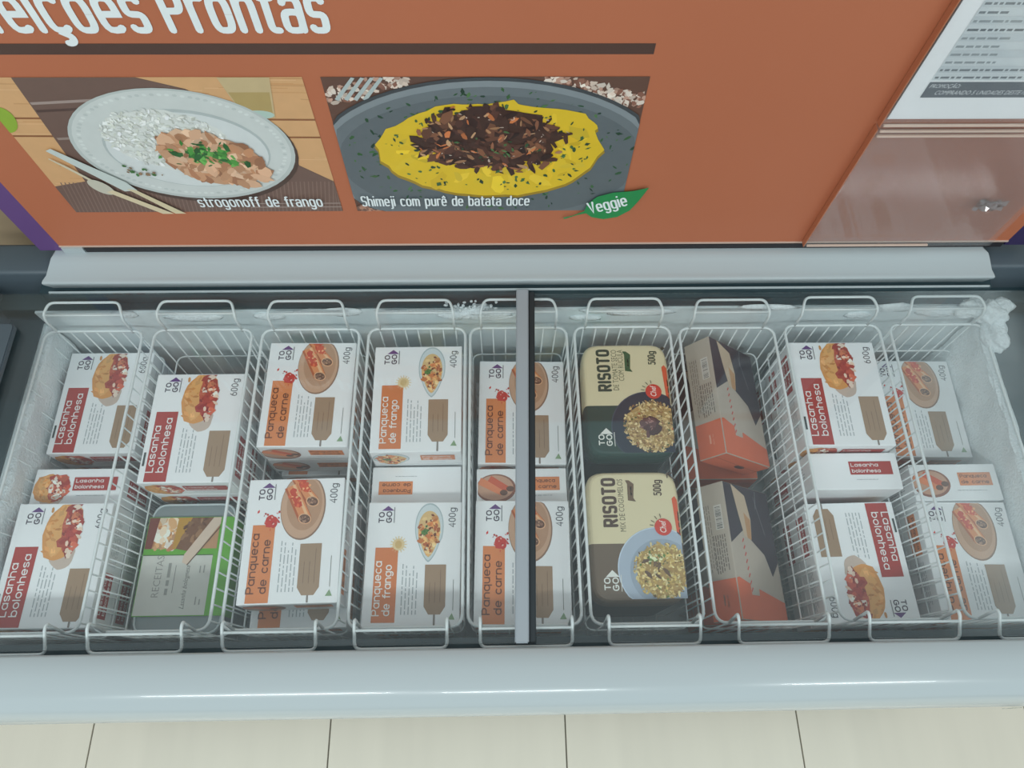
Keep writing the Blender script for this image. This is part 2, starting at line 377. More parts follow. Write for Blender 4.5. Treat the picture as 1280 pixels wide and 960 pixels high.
# glass lids: the left pane slides above the right one
def pane(name, pts, z0, z1):
    bm = bmesh.new(); a = [bm.verts.new((x, y, z0)) for x, y in pts]; b = [bm.verts.new((x, y, z1)) for x, y in pts]
    n = len(pts); bm.faces.new(a[::-1]); bm.faces.new(b)
    for i in range(n): bm.faces.new((a[i], a[(i + 1) % n], b[(i + 1) % n], b[i]))
    return fpart(name, bm, M_GLASS)
def slab(name, pts, z0, z1, m, parent):
    bm = bmesh.new(); a = [bm.verts.new((x, y, z0)) for x, y in pts]; b = [bm.verts.new((x, y, z1)) for x, y in pts]
    n = len(pts); bm.faces.new(a[::-1]); bm.faces.new(b)
    for i in range(n): bm.faces.new((a[i], a[(i + 1) % n], b[(i + 1) % n], b[i]))
    bmesh.ops.bevel(bm, geom=bm.edges[:], offset=.0015, segments=2, affect='EDGES')
    return link(name, bm, m, parent)
lp = pane('glass_lid', [(-.798, .093), (.020, .093), (.032, .6215), (-.798, .6215)], .8685, .8735)
slab('lid_profile', [(.019, .0925), (.037, .0925), (.050, .6215), (.031, .6215)], .862, .878, M_ALU, lp)
slab('lid_dark_strip', [(.0372, .0925), (.0465, .0925), (.060, .6215), (.0502, .6215)], .8645, .8705, M_DARKSTRIP, lp)  # dark strip along the right side of the profile
slab('lid_handle', [(-.797, .40), (-.735, .40), (-.731, .405), (-.731, .558), (-.735, .563), (-.797, .563)], .8742, .884, M_DARK, lp)
slab('glass_edge', [(-.776, .20), (-.769, .20), (-.769, .395), (-.776, .395)], .8742, .8752, M_EDGE, lp)
rp = pane('glass_lid', [(.047, .093), (.888, .093), (.888, .6215), (.0605, .6215)], .8575, .8625)
# frost on tub: right rear corner heap and a small clump at the back wall
rf = random.Random(5)
def frost(name, blobs):
    bm = bmesh.new()
    for cx, cy, cz, sx, sy, sz, sub in blobs:
        s0 = len(bm.verts); bmesh.ops.create_icosphere(bm, subdivisions=sub, radius=1); bm.verts.ensure_lookup_table()
        for v in bm.verts[s0:]:
            d_ = v.co.copy(); k = 1 + rf.uniform(-.03, .03) + (.30 * noise.noise(d_ * 1.7 + Vector((cx * 90, cy * 60, 0))) + .12 * noise.noise(d_ * 5 + Vector((cy * 70, cx * 40, 3)))); v.co = Vector((cx + v.co.x * sx * k, cy + v.co.y * sy * k, cz + v.co.z * sz * k))
    fpart(name, bm, M_FROST, True, 'stuff')
frost('frost_heap', [(.815, .603, .825, .026, .022, .018, 4), (.79, .612, .824, .04, .016, .016, 4), (.745, .614, .817, .05, .010, .014, 3), (.822, .575, .808, .020, .035, .020, 4), (.833, .612, .828, .020, .016, .013, 3)]
      + [(.8125 + rf.uniform(-.001, .001), .56 - .042 * k, .7955 + rf.uniform(-.0015, .001), .0085 + rf.uniform(0, .0015), .058, .0055, 4) for k in range(11)])
def frost_sheet(x0, sgn, ztop):
    bm = bmesh.new(); ny, nz = 60, 30; g = []
    for a in range(ny + 1):
        row = []
        for b in range(nz + 1):
            y = LY0 + .004 + (LY1 - LY0 - .008) * a / ny; z = .575 + (ztop - .575) * b / nz
            row.append(bm.verts.new((x0 + sgn * (.0095 + rf.uniform(0, .0012) + .0025 * math.sin(a * .7) * math.sin(b * .5 + a * .2)), y, z)))
        g.append(row)
    for a in range(ny):
        for b in range(nz): bm.faces.new((g[a][b], g[a + 1][b], g[a + 1][b + 1], g[a][b + 1]))
    for row in g: row.append(bm.verts.new((x0, row[nz].co.y, ztop + .003)))
    for a in range(ny): bm.faces.new((g[a][nz], g[a + 1][nz], g[a + 1][nz + 1], g[a][nz + 1]))
    fpart('frost_sheet', bm, M_FROST, True, 'stuff')
frost_sheet(LX1, -1, .797); frost_sheet(LX0, 1, .792)
bl = [(-.065, .612, .820, .035, .010, .014, 3), (-.03, .613, .828, .028, .009, .011, 3)]
for _ in range(26): bl.append((rf.uniform(-.085, .0), rf.uniform(.606, .626), .836 + rf.uniform(0, .006), *[rf.uniform(.0015, .0045) for _ in range(3)], 1))
for _ in range(16): bl.append((rf.uniform(-.7, .75), .6115, rf.uniform(.80, .832), rf.uniform(.02, .06), .004, rf.uniform(.006, .014), 2))
frost('frost_clump', bl)

# ------------------------------------------------------------------ orange sign
SY = .677
sg = thing('sign_board', 'large orange printed sign board with two meal photographs standing behind the freezer', 'sign', (.067, SY, .909))
SO = Vector((-.067, -SY, -.909))
def spart(name, bm, m, parent=None):
    o = link(name, bm, m, parent or sg)
    if not parent: o.location = SO
    return o
bm = bmesh.new(); box(bm, -.671, .806, SY, SY + .006, .921, 1.55); panel = spart('board_panel', bm, M_SIGN)
bm = bmesh.new(); box(bm, -.706, -.671, SY, SY + .006, .910, 1.55); spart('purple_border', bm, M_PURPLE)
bm = bmesh.new(); box(bm, .806, .842, SY, SY + .006, .910, 1.55); spart('shaded_purple_border', bm, mat('purple_edge_in_shade', (52, 40, 84), .55, noise=.05))  # right purple border, its shade put into the darker colour
bm = bmesh.new(); box(bm, -.634, .80, SY - .003, SY + .016, .909, .9195); spart('base_channel', bm, M_BLACK)
bm = bmesh.new(); box(bm, -.668, -.636, SY - .004, SY + .016, .909, .9205); spart('white_clip', bm, M_RAIL)
bm = bmesh.new(); box(bm, -.671, .806, SY - .0015, SY, .9195, .9225); spart('bottom_edge_strip', bm, M_PLAST)
def sprint(pr, name, label=None, parent=None, lift=0):
    o = pr.build(name, parent or sg, (0, SY - lift, 0), (1, 0, 0), (0, 0, 1), label)
    if not parent: o.location = SO
    return o
WHT = (240, 246, 246)
p = Print(1); p.rect(-.671, .178, 1.278, 1.2925, (84, 60, 52)); sprint(p, 'brown_stripe')
p = Print(1); p.strokes('Refeições', -.592, 1.3055, .230, .047, .0041, WHT, e=3.4, two=True, gap=.62); p.strokes('Prontas', -.346, 1.3055, .172, .047, .0041, WHT, e=3.4, two=True, gap=.62)
sprint(p, 'title_lettering', 'white condensed title lettering', lift=.0003)
# meal photograph 1
def meal_one():
    p = Print(11); X0, X1, Z0, Z1 = -.602, -.221, 1.004, 1.247; p.clip = (X0, X1, Z0, Z1); U = p.r.uniform
    p.rect(X0, X1, Z0, Z1, (222, 172, 122))
    for z in (1.185, 1.155): p.line(X0, z, X1, z - .004, .003, (150, 98, 62))
    for _ in range(60): z = U(Z0, Z1); x = U(X0, X1); p.line(x, z, x + .08, z - .001, .0012, p.r.choice([(214, 160, 108), (232, 186, 138), (204, 152, 104)]), U(0, 1e-4))
    p.z += 1e-4
    p.poly([(-.55, 1.247), (-.41, 1.247), (-.36, 1.23), (-.27, 1.16), (-.26, 1.10), (-.221, 1.068), (-.221, 1.004), (-.602, 1.004), (-.602, 1.06), (-.556, 1.07)], (118, 92, 82))
    for k in range(70):
        x = X0 + .39 * k / 70; p.line(x, 1.004, x + .012, 1.068, .0016, (136, 110, 98), U(0, 1e-4))
    for z, c in ((1.208, (170, 150, 142)), (1.196, (90, 68, 62)), (1.15, (158, 138, 128))): p.line(-.55, z, -.46, z + .006, .004, c)
    p.z += 1e-4
    for z in (1.022, 1.014): p.line(-.35, z, -.221, z, .0018, (168, 150, 142))
    p.oval(-.597, 1.182, .014, .022, (150, 180, 60), -.4)
    # glass
    p.poly([(-.318, 1.247), (-.258, 1.247), (-.268, 1.185), (-.305, 1.185)], (206, 182, 138)); p.poly([(-.312, 1.225), (-.264, 1.225), (-.27, 1.187), (-.304, 1.187)], (186, 160, 104)); p.oval(-.287, 1.190, .019, .007, (186, 208, 196))
    # plate
    p.oval(-.396, 1.128, .140, .101, (84, 64, 56), .0, 48); p.oval(-.398, 1.133, .139, .099, (196, 202, 198), 0, 48); p.oval(-.398, 1.134, .134, .095, (214, 218, 214), 0, 48)
    for i in range(90):
        t = 2 * math.pi * i / 90; p.oval(-.398 + .126 * math.cos(t), 1.134 + .088 * math.sin(t), .003, .0022, p.r.choice([(200, 206, 202), (226, 230, 226)]), 0, 6, 0, U(0, 1e-4))
    p.z += 1e-4
    p.oval(-.395, 1.130, .104, .070, (188, 196, 194), 0, 48); p.oval(-.395, 1.128, .101, .067, (222, 226, 224), 0, 48)
    rice = lambda r: (lambda a, k: (-.412 + .078 * k * math.cos(a), 1.146 + .054 * k * math.sin(a) - .12 * .078 * k * math.cos(a)))(r.uniform(0, 6.28), math.sqrt(r.random()))
    p.oval(-.412, 1.145, .079, .054, (228, 230, 224), -.12, 30, .06); p.bits(620, rice, (.0025, .005), [(244, 246, 242), (232, 234, 228), (218, 220, 208), (238, 238, 230)], (.3, .6))
    st = lambda r: (lambda a, k: (-.362 + .064 * k * math.cos(a) - .004, 1.112 + .046 * k * math.sin(a) - .25 * (.066 * k * math.cos(a))))(r.uniform(0, 6.28), math.sqrt(r.random()))
    p.oval(-.366, 1.112, .066, .046, (206, 158, 124), -.25, 30, .05); p.bits(170, st, (.006, .013), [(222, 176, 142), (204, 152, 116), (190, 136, 100), (232, 192, 160), (176, 122, 90)], (.4, .8), (6, 9))
    gr = lambda r: (r.gauss(-.372, .020), r.gauss(1.124, .009))
    p.bits(90, gr, (.003, .008), [(60, 130, 56), (84, 158, 70), (40, 98, 48), (110, 176, 86)], (.3, .7))
    p.bits(14, lambda r: (r.uniform(-.49, -.44), r.uniform(1.085, 1.105)), (.002, .004), [(70, 120, 60), (150, 120, 90)])
    # knife and fork
    p.poly([(-.574, 1.132), (-.566, 1.136), (-.50, 1.072), (-.492, 1.055), (-.51, 1.053)], (206, 214, 208)); p.poly([(-.505, 1.058), (-.494, 1.056), (-.445, 1.004), (-.46, 1.004)], (222, 206, 168))
    for k in range(4): p.line(-.578 + .004 * k, 1.118 - .004 * k, -.545 + .004 * k, 1.075 - .004 * k, .0022, (218, 206, 178))
    p.oval(-.538, 1.062, .018, .011, (206, 200, 182), -.9); p.poly([(-.535, 1.052), (-.525, 1.056), (-.462, 1.004), (-.478, 1.004)], (226, 208, 172))
    return p
ph = sprint(meal_one(), 'meal_photograph', 'photograph of rice and chicken stroganoff on a white plate', lift=.0003)
p = Print(2); p.strokes('strogonoff de frango', -.419, 1.019, .174, .0165, .00125, WHT, e=3.2, two=True, gap=.6); sprint(p, 'caption', 'white caption lettering', ph, .0042)
def meal_two():
    p = Print(12); X0, X1, Z0, Z1 = -.200, .180, 1.004, 1.247; p.clip = (X0, X1, Z0, Z1); U = p.r.uniform
    p.rect(X0, X1, Z0, Z1, (104, 74, 62))
    def mat_(r):
        if r.random() < .6: x = r.uniform(.06, .18); return (x, 1.247 - (x - .06) * .30 + r.uniform(-.012, .008))
        x = r.uniform(-.20, -.10); return (x, 1.215 + (x + .2) * .35 + r.uniform(-.012, .012))
    p.bits(260, mat_, (.003, .006), [(222, 200, 184), (190, 150, 132), (236, 220, 206), (140, 96, 80)], (.5, .8))
    for k in range(4): p.line(-.188 + k * .011, 1.213, -.163 + k * .011, 1.247, .005, (186, 196, 194))
    p.bits(30, lambda r: (r.uniform(-.2, -.165), r.uniform(1.004, 1.018)), (.003, .006), [(190, 140, 116), (120, 88, 76)])
    p.oval(-.008, 1.105, .228, .142, (70, 74, 78), 0, 60); p.oval(-.008, 1.103, .224, .139, (138, 146, 150), 0, 60); p.oval(-.008, 1.098, .219, .135, (112, 120, 124), 0, 60); p.oval(-.006, 1.105, .20, .115, (100, 108, 112), 0, 60)
    herb = [(46, 84, 54), (62, 104, 60), (36, 66, 48), (80, 118, 70)]
    ring = lambda r: (lambda a, k: (-.005 + .19 * k * math.cos(a), 1.115 + .115 * k * math.sin(a)))(r.uniform(0, 6.28), r.uniform(.75, 1))
    p.bits(130, ring, (.0015, .0055), herb, (.2, .6))
    # puree
    pts = [(-.153, 1.140), (-.135, 1.166), (-.105, 1.186), (-.07, 1.203), (-.04, 1.208), (-.01, 1.206), (.022, 1.214), (.03, 1.205), (.075, 1.200), (.112, 1.190), (.128, 1.172), (.126, 1.158), (.140, 1.128), (.128, 1.095), (.105, 1.07), (.07, 1.05), (.03, 1.040), (-.02, 1.040), (-.07, 1.048), (-.10, 1.062), (-.13, 1.082), (-.150, 1.11)]
    q = []
    for i, a in enumerate(pts):
        b = pts[(i + 1) % len(pts)]
        for t in (0, .33, .66): q.append((a[0] + (b[0] - a[0]) * t + U(-.002, .002), a[1] + (b[1] - a[1]) * t + U(-.0015, .0015)))
    p.poly([(x * 1.01, z - .005) for x, z in q], (170, 138, 40)); p.poly(q, (232, 194, 44))
    inside = lambda k0, k1: (lambda r: (lambda a, k: (-.006 + .138 * k * math.cos(a), 1.126 + .08 * k * math.sin(a)))(r.uniform(0, 6.28), r.uniform(k0, k1)))
    p.bits(60, inside(.3, .92), (.006, .02), [(238, 202, 58), (226, 186, 40), (234, 198, 50)], (.3, .6), (8, 12))
    p.bits(120, inside(.62, 1.0), (.0015, .005), herb, (.25, .7))
    mush = lambda r: (lambda a, k: (-.006 + .100 * k * math.cos(a), 1.146 + .058 * k * math.sin(a) + .006 * math.cos(3 * a)))(r.uniform(0, 6.28), math.sqrt(r.random()))
    p.oval(-.004, 1.146, .088, .050, (70, 44, 36), .05, 30, .14)
    p.bits(230, mush, (.005, .014), [(62, 38, 34), (88, 54, 44), (48, 30, 28), (110, 70, 52), (130, 84, 60), (74, 48, 40)], (.25, .6), (5, 8))
    p.bits(60, mush, (.003, .008), [(176, 128, 92), (200, 156, 116), (150, 96, 70), (206, 120, 70)], (.2, .5), (5, 8))
    p.bits(40, mush, (.0012, .003), [(224, 206, 190), (190, 170, 158)], (.2, .5))
    p.bits(26, inside(0, .5), (.002, .005), herb, (.3, .6))
    return p
ph = sprint(meal_two(), 'meal_photograph', 'photograph of dark mushrooms on yellow puree on a grey plate', lift=.0003)
p = Print(2); p.strokes('Shimeji com purê de batata doce', -.190, 1.019, .238, .0165, .00125, WHT, e=3.2, two=True, gap=.6); sprint(p, 'caption', 'white caption lettering', ph, .0042)
p = Print(4)
p.poly([(.101, .988), (.118, .997), (.131, 1.001), (.140, .992), (.158, .987), (.178, .992), (.194, 1.007), (.204, 1.03), (.213, 1.057), (.192, 1.050), (.165, 1.047), (.143, 1.038), (.131, 1.022), (.128, 1.006), (.112, .996), (.098, .991)], (34, 142, 78))
lf = sprint(p, 'leaf_badge', 'green leaf shaped badge', lift=.0045)
p = Print(4); p.strokes('Veggie', .1375, 1.000, .056, .0195, .0015, WHT, rot=R(20), e=3, two=True, gap=.6); sprint(p, 'badge_lettering', 'white lettering', lf, .0049)

# clear holders on the sign and the notice
def holder(name, label, x0, x1, z0, z1, folds):
    t = thing(name, label, 'sign holder', ((x0 + x1) / 2, SY - .004, z0)); o = Vector((-(x0 + x1) / 2, -(SY - .004), -z0))
    bm = bmesh.new(); box(bm, x0, x1, SY - .011, SY - .0085, z0, z1); link('front_sheet', bm, M_ACRYL, t).location = o
    bm = bmesh.new(); box(bm, x0, x1, SY - .0022, SY - .0008, z0, z1); link('back_sheet', bm, M_ACRYL, t).location = o
    for z, xr in folds:
        bm = bmesh.new(); box(bm, x0 + .003, xr, SY - .0125, SY - .009, z, z + .0028, bevel=.0007); link('fold_highlight', bm, M_PLAST, t).location = o  # pale strips along the folds, their highlights put into the colour
    bm = bmesh.new(); box(bm, x0 - .0015, x0, SY - .011, SY - .001, z0, z1); link('side_edge', bm, mat('amber_edge', (186, 116, 84), .2), t).location = o
    return t
holder('sign_holder', 'empty clear acrylic sign holder at the lower right of the orange board', .479, .772, .9235, 1.172, [(.925, .672), (1.160, .672), (1.1685, .672)])
holder('sign_holder', 'clear acrylic holder with a white notice at the upper right of the orange board', .479, .700, 1.1765, 1.49, [(1.178, .672)])
bm = bmesh.new(); rt = random.Random(9); g = [[bm.verts.new((-.021 + .042 * a / 9 + rt.uniform(-.0015, .0015), -.001 - rt.uniform(0, .0055), -.010 + .022 * b / 5 + rt.uniform(-.0015, .0015))) for b in range(6)] for a in range(10)]
for a in range(9):
    for b in range(5): bm.faces.new((g[a][b], g[a + 1][b], g[a + 1][b + 1], g[a][b + 1]))
tp = link('sticky_tape', bm, clear('crinkled_tape', (.97, .97, .97), .10, .22)); tag(tp, 'small crinkled piece of clear tape on the lower acrylic holder', 'tape'); tp.location = (.708, SY - .0120, 1.028)
bm = bmesh.new(); box(bm, .4845, .694, SY - .0070, SY - .0062, 1.1865, 1.484)
pp = link('notice_sheet', bm, M_PAPER); tag(pp, 'white printed notice sheet with a grey promotion band in the upper acrylic holder', 'notice')
p = Print(8); p.rect(.507, .690, 1.221, 1.2445, (98, 104, 112)); p.text('PROMOÇÃO:', .510, 1.2355, .036, .0058, (226, 230, 232), shear=.2); p.text('COMPRANDO 5 UNIDADES DESTE ITEM', .521, 1.2255, .118, .0062, (226, 230, 232), shear=.2)
for k in range(20):
    z = 1.249 + k * .0108; c = p.r.choice([(118, 126, 132), (150, 158, 162), (96, 104, 110)])
    p.rect(.507, .686, z - .002, z + .0085, (206, 214, 218) if k % 2 else (216, 223, 226), 0)
    p.z += 2e-5; p.scribble(.509, z + .002, p.r.choice([.045, .07, .11, .16]), .005, 1, c, 0, .6)
p.build('notice_print', pp, (0, SY - .0070, 0), (1, 0, 0), (0, 0, 1))

# ------------------------------------------------------------------ wire baskets
BC = [-.656, -.478, -.304, -.131, .035, .206, .381, .555, .731]
YF, YB, RZ, BZ = .122, .592, .805, .566
def make_basket():
    root = thing('wire_basket', '', 'basket', (0, (YF + YB) / 2, BZ), 'white wire baskets hung in the freezer')
    h, hb, yc = .079, .0755, (YF + YB) / 2; hy, hyb = (YB - YF) / 2, (YB - YF) / 2 - .006; H = RZ - BZ; B = .0015
    ring = lambda a, b, z: [(-a, -b, z), (a, -b, z), (a, b, z), (-a, b, z)]
    bm = bmesh.new(); tube(bm, rounded(ring(h, hy, H), .018, 5, True), .0024, 6, True); link('rim', bm, M_WIRE, root, True)
    mz = .148; k = mz / H; bm = bmesh.new(); tube(bm, rounded(ring(hb + (h - hb) * k, hyb + (hy - hyb) * k, mz), .014, 4, True), .0015, 5, True)
    link('middle_ring', bm, M_WIRE, root, True)
    bm = bmesh.new(); n = 21
    for i in range(n):
        y = -hyb + .012 + (2 * hyb - .024) * i / (n - 1)
        tube(bm, rounded([(-h - .001, y * hy / hyb, H + .001), (-hb, y, B), (hb, y, B), (h + .001, y * hy / hyb, H + .001)], .012, 2), .00125, 5)
    link('cross_wires', bm, M_WIRE, root, True, 'stuff')
    bm = bmesh.new()
    for i in range(7):
        x = -.06 + .02 * i
        tube(bm, rounded([(x * h / hb, -hy - .001, H + .001), (x, -hyb, B + .002), (x, hyb, B + .002), (x * h / hb, hy + .001, H + .001)], .012, 2), .00125, 5)
    link('long_wires', bm, M_WIRE, root, True, 'stuff')
    w2 = .061
    for s in (-1, 1):
        bm = bmesh.new()
        if s < 0: pts = [(-w2, YF - yc, H), (-w2, .128 - yc, .851 - BZ), (-w2, .121 - yc, .853 - BZ), (-w2, .0915 - yc, .838 - BZ)]; bar = (.114 - yc, .8485 - BZ)
        else: pts = [(-w2, YB - yc, H - .004), (-w2, YB - yc, .838 - BZ), (-w2, .599 - yc, .848 - BZ), (-w2 + .006, .6185 - yc, .851 - BZ)]; bar = (.5985 - yc, .8455 - BZ)
        full = pts + [(-x, y, z) for x, y, z in pts[::-1]]
        tube(bm, rounded(full, .009, 4), .0023, 6); tube(bm, [(-w2, *bar), (w2, *bar)], .0021, 6)
        link('handle', bm, M_WIRE, root, True)
    return root
PH = ['first (leftmost)', 'second', 'third', 'fourth', 'fifth', 'sixth', 'seventh', 'eighth', 'ninth (rightmost)']
HOLD = ['white wire basket at the left end of the freezer holding lasagna cartons', 'white wire basket, second from left, holding a lasagna carton and a green sleeved tray',
        'white wire basket, third from left, with beef pancake cartons', 'white wire basket, fourth from left, with chicken pancake cartons',
        'white wire basket under the middle lid profile with beef pancake cartons', 'white wire basket holding the two cream risotto packs',
        'white wire basket holding the tilted kraft cartons', 'white wire basket, second from right, with lasagna cartons, one upside down', 'white wire basket at the frosted right end with pancake cartons']
b0 = make_basket()
dzb = [0, .002, 0, 0, 0, 0, -.006, 0, 0]
for i, x in enumerate(BC):
    loc = (x, (YF + YB) / 2, BZ + dzb[i])
    if i == 0: b0.location = loc; b0['label'] = HOLD[0]
    else: copy_thing(b0, loc, (0, 0, 0), HOLD[i])

# ------------------------------------------------------------------ frozen meal cartons
W, L, H = .14, .181, .0595
GREY = (120, 124, 128); DK = (92, 70, 62); PUR = (104, 66, 130); RED = (176, 62, 58); ORG = (226, 138, 84)
X = lambda u: (u - .5) * W
Yv = lambda v: (v - .5) * L
def food_carne(p, cx, cy, rx, ry):
    p.oval(cx, cy, rx, ry, (150, 118, 98), 0, 36); p.oval(cx - rx * .02, cy + ry * .01, rx * .96, ry * .96, (206, 166, 138), 0, 36); p.oval(cx + rx * .05, cy + ry * .08, rx * .78, ry * .8, (190, 148, 118), 0, 36)
    for (ax, ay), (bx, by) in (((-.36, 1.0), (.40, .14)), ((-.62, .62), (.12, -.38))):
        ax, ay, bx, by = cx + rx * ax, cy + ry * ay, cx + rx * bx, cy + ry * by; d = Vector((bx - ax, by - ay)).normalized(); n = Vector((-d.y, d.x)) * rx
        p.line(ax, ay, bx, by, rx * .58, (188, 98, 58)); p.line(ax + n.x * .04, ay + n.y * .04, bx + n.x * .04, by + n.y * .04, rx * .46, (228, 148, 96)); p.line(ax + n.x * .14, ay + n.y * .14, bx + n.x * .14, by + n.y * .14, rx * .12, (242, 192, 146))
        for t in (.2, .38, .52): p.oval(ax + (bx - ax) * t, ay + (by - ay) * t, rx * .24, ry * .11, p.r.choice([(216, 84, 50), (206, 72, 46)]), -.9, 14, .25)
        p.bits(14, lambda r: (ax + (bx - ax) * r.uniform(.1, .7) + r.gauss(0, rx * .1), ay + (by - ay) * r.uniform(.1, .7)), (rx * .04, rx * .10), [(224, 104, 64), (200, 80, 50), (238, 170, 120)])
        p.oval(bx, by, rx * .30, ry * .155, (230, 178, 138), -.35); p.oval(bx, by, rx * .25, ry * .125, (112, 78, 62), -.35)
        p.bits(22, lambda r: (r.gauss(bx, rx * .10), r.gauss(by, ry * .05)), (rx * .03, rx * .08), [(150, 110, 90), (92, 62, 52), (176, 136, 110)])
def food_lasanha(p, cx, cy, rx, ry):
    p.oval(cx + rx * .1, cy - ry * .75, rx * .62, ry * .5, (206, 186, 172), .2, 20, .05)
    p.oval(cx - rx * .12, cy, rx * .9, ry, (224, 156, 86), -.12, 30, .05); p.oval(cx - rx * .3, cy + ry * .05, rx * .5, ry * .85, (232, 172, 104), -.05, 26, .05)
    p.bits(30, lambda r: (cx - rx * r.uniform(.25, .85), cy + ry * r.uniform(-.8, .8)), (rx * .08, rx * .2), [(236, 176, 110), (216, 144, 74), (226, 160, 92)], (.3, .7))
    reg = lambda r: (lambda a, k: (cx + rx * (.30 + .40 * k * math.cos(a) - .10 * k * math.sin(a)), cy + ry * (.06 + .82 * k * math.sin(a))))(r.uniform(0, 6.28), math.sqrt(r.random()))
    p.oval(cx + rx * .30, cy + ry * .06, rx * .46, ry * .86, (190, 84, 64), .08, 30, .05)
    p.bits(46, reg, (rx * .14, rx * .34), [(196, 84, 66), (176, 64, 56), (210, 104, 78), (160, 60, 52), (204, 118, 84)], (.4, .9), (5, 8))
    p.bits(15, reg, (rx * .10, rx * .22), [(244, 222, 204), (236, 206, 184), (250, 236, 224)], (.4, .8), (5, 8))
    p.bits(26, reg, (rx * .05, rx * .1), [(150, 48, 44), (220, 130, 96)], (.4, .8))
def food_frango(p, cx, cy, rx, ry):
    leaf = lambda k, o=0: [(cx + k * rx * math.sin(t) * (1.0 if math.cos(t) > -.2 else .9) * abs(math.cos(t / 2.0)) ** .45, cy + k * ry * math.cos(t) * 1.02 + o) for t in [2 * math.pi * i / 32 for i in range(32)]]
    p.poly(leaf(1.12), (176, 192, 196)); p.poly(leaf(1.06), (214, 224, 226)); p.poly(leaf(.88, -ry * .06), (226, 190, 132))
    reg = lambda r: (lambda a, k: (cx + rx * .8 * k * math.sin(a) * abs(math.cos(a / 2)) ** .5, cy - ry * .08 + ry * .78 * k * math.cos(a)))(r.uniform(-3.1, 3.1), math.sqrt(r.random()))
    p.bits(90, reg, (rx * .10, rx * .26), [(230, 160, 96), (214, 128, 74), (240, 206, 146), (176, 98, 60), (236, 186, 120)], (.4, .8), (5, 8))
    p.bits(26, reg, (rx * .06, rx * .14), [(128, 72, 50), (250, 230, 190), (196, 84, 52)], (.4, .8))
    p.bits(16, lambda r: (r.gauss(cx - rx * .25, rx * .12), r.gauss(cy + ry * .05, ry * .07)), (rx * .07, rx * .16), [(70, 112, 56), (96, 140, 70)], (.4, .8))
def logo(p, u, v, sx, col=(70, 60, 78), tri=PUR):
    """stacked two-word brand mark with a roof arrow, reading upward"""
    q = R(90); p.strokes('TO', X(u + .065), Yv(v), .0165 * sx, .0066 * sx, .0008, col, q, 2.4); p.strokes('GO', X(u + .145), Yv(v), .0175 * sx, .0066 * sx, .0008, col, q, 2.4)
    b = Yv(v) + .0185 * sx; c = X(u + .10); p.poly([(c - .0095 * sx, b), (c + .0095 * sx, b), (c, b + .0075 * sx)], tri)
    p.line(X(u + .17), Yv(v), X(u + .17), Yv(v) + .024 * sx, .0012 * sx, GREY)
KIND = {'lasanha': dict(word='600g', lines=('Lasanha', 'bolonhesa'), rect=(.07, .31, .0, .64), rc=RED, tc=(246, 240, 238), tx=((.155, .09, .42), (.265, .09, .49)), tagu=(.69, .92), tagv=(.05, .46), wu=.93, food=food_lasanha, fo=(.545, .765, .215, .25)),
        'carne': dict(word='400g', lines=('Panqueca', 'de carne'), rect=(.085, .315, .0, .62), rc=ORG, tc=(112, 62, 42), tx=((.165, .08, .47), (.285, .08, .42)), tagu=(.59, .81), tagv=(.06, .46), wu=.935, food=food_carne, fo=(.585, .765, .235, .275)),
        'frango': dict(word='400g', lines=('Panqueca', 'de frango'), rect=(.10, .34, .03, .62), rc=(218, 128, 76), tc=(248, 242, 236), tx=((.18, .08, .43), (.285, .08, .40)), tagu=(.63, .85), tagv=(.09, .48), wu=.94, food=food_frango, fo=(.66, .745, .155, .215))}
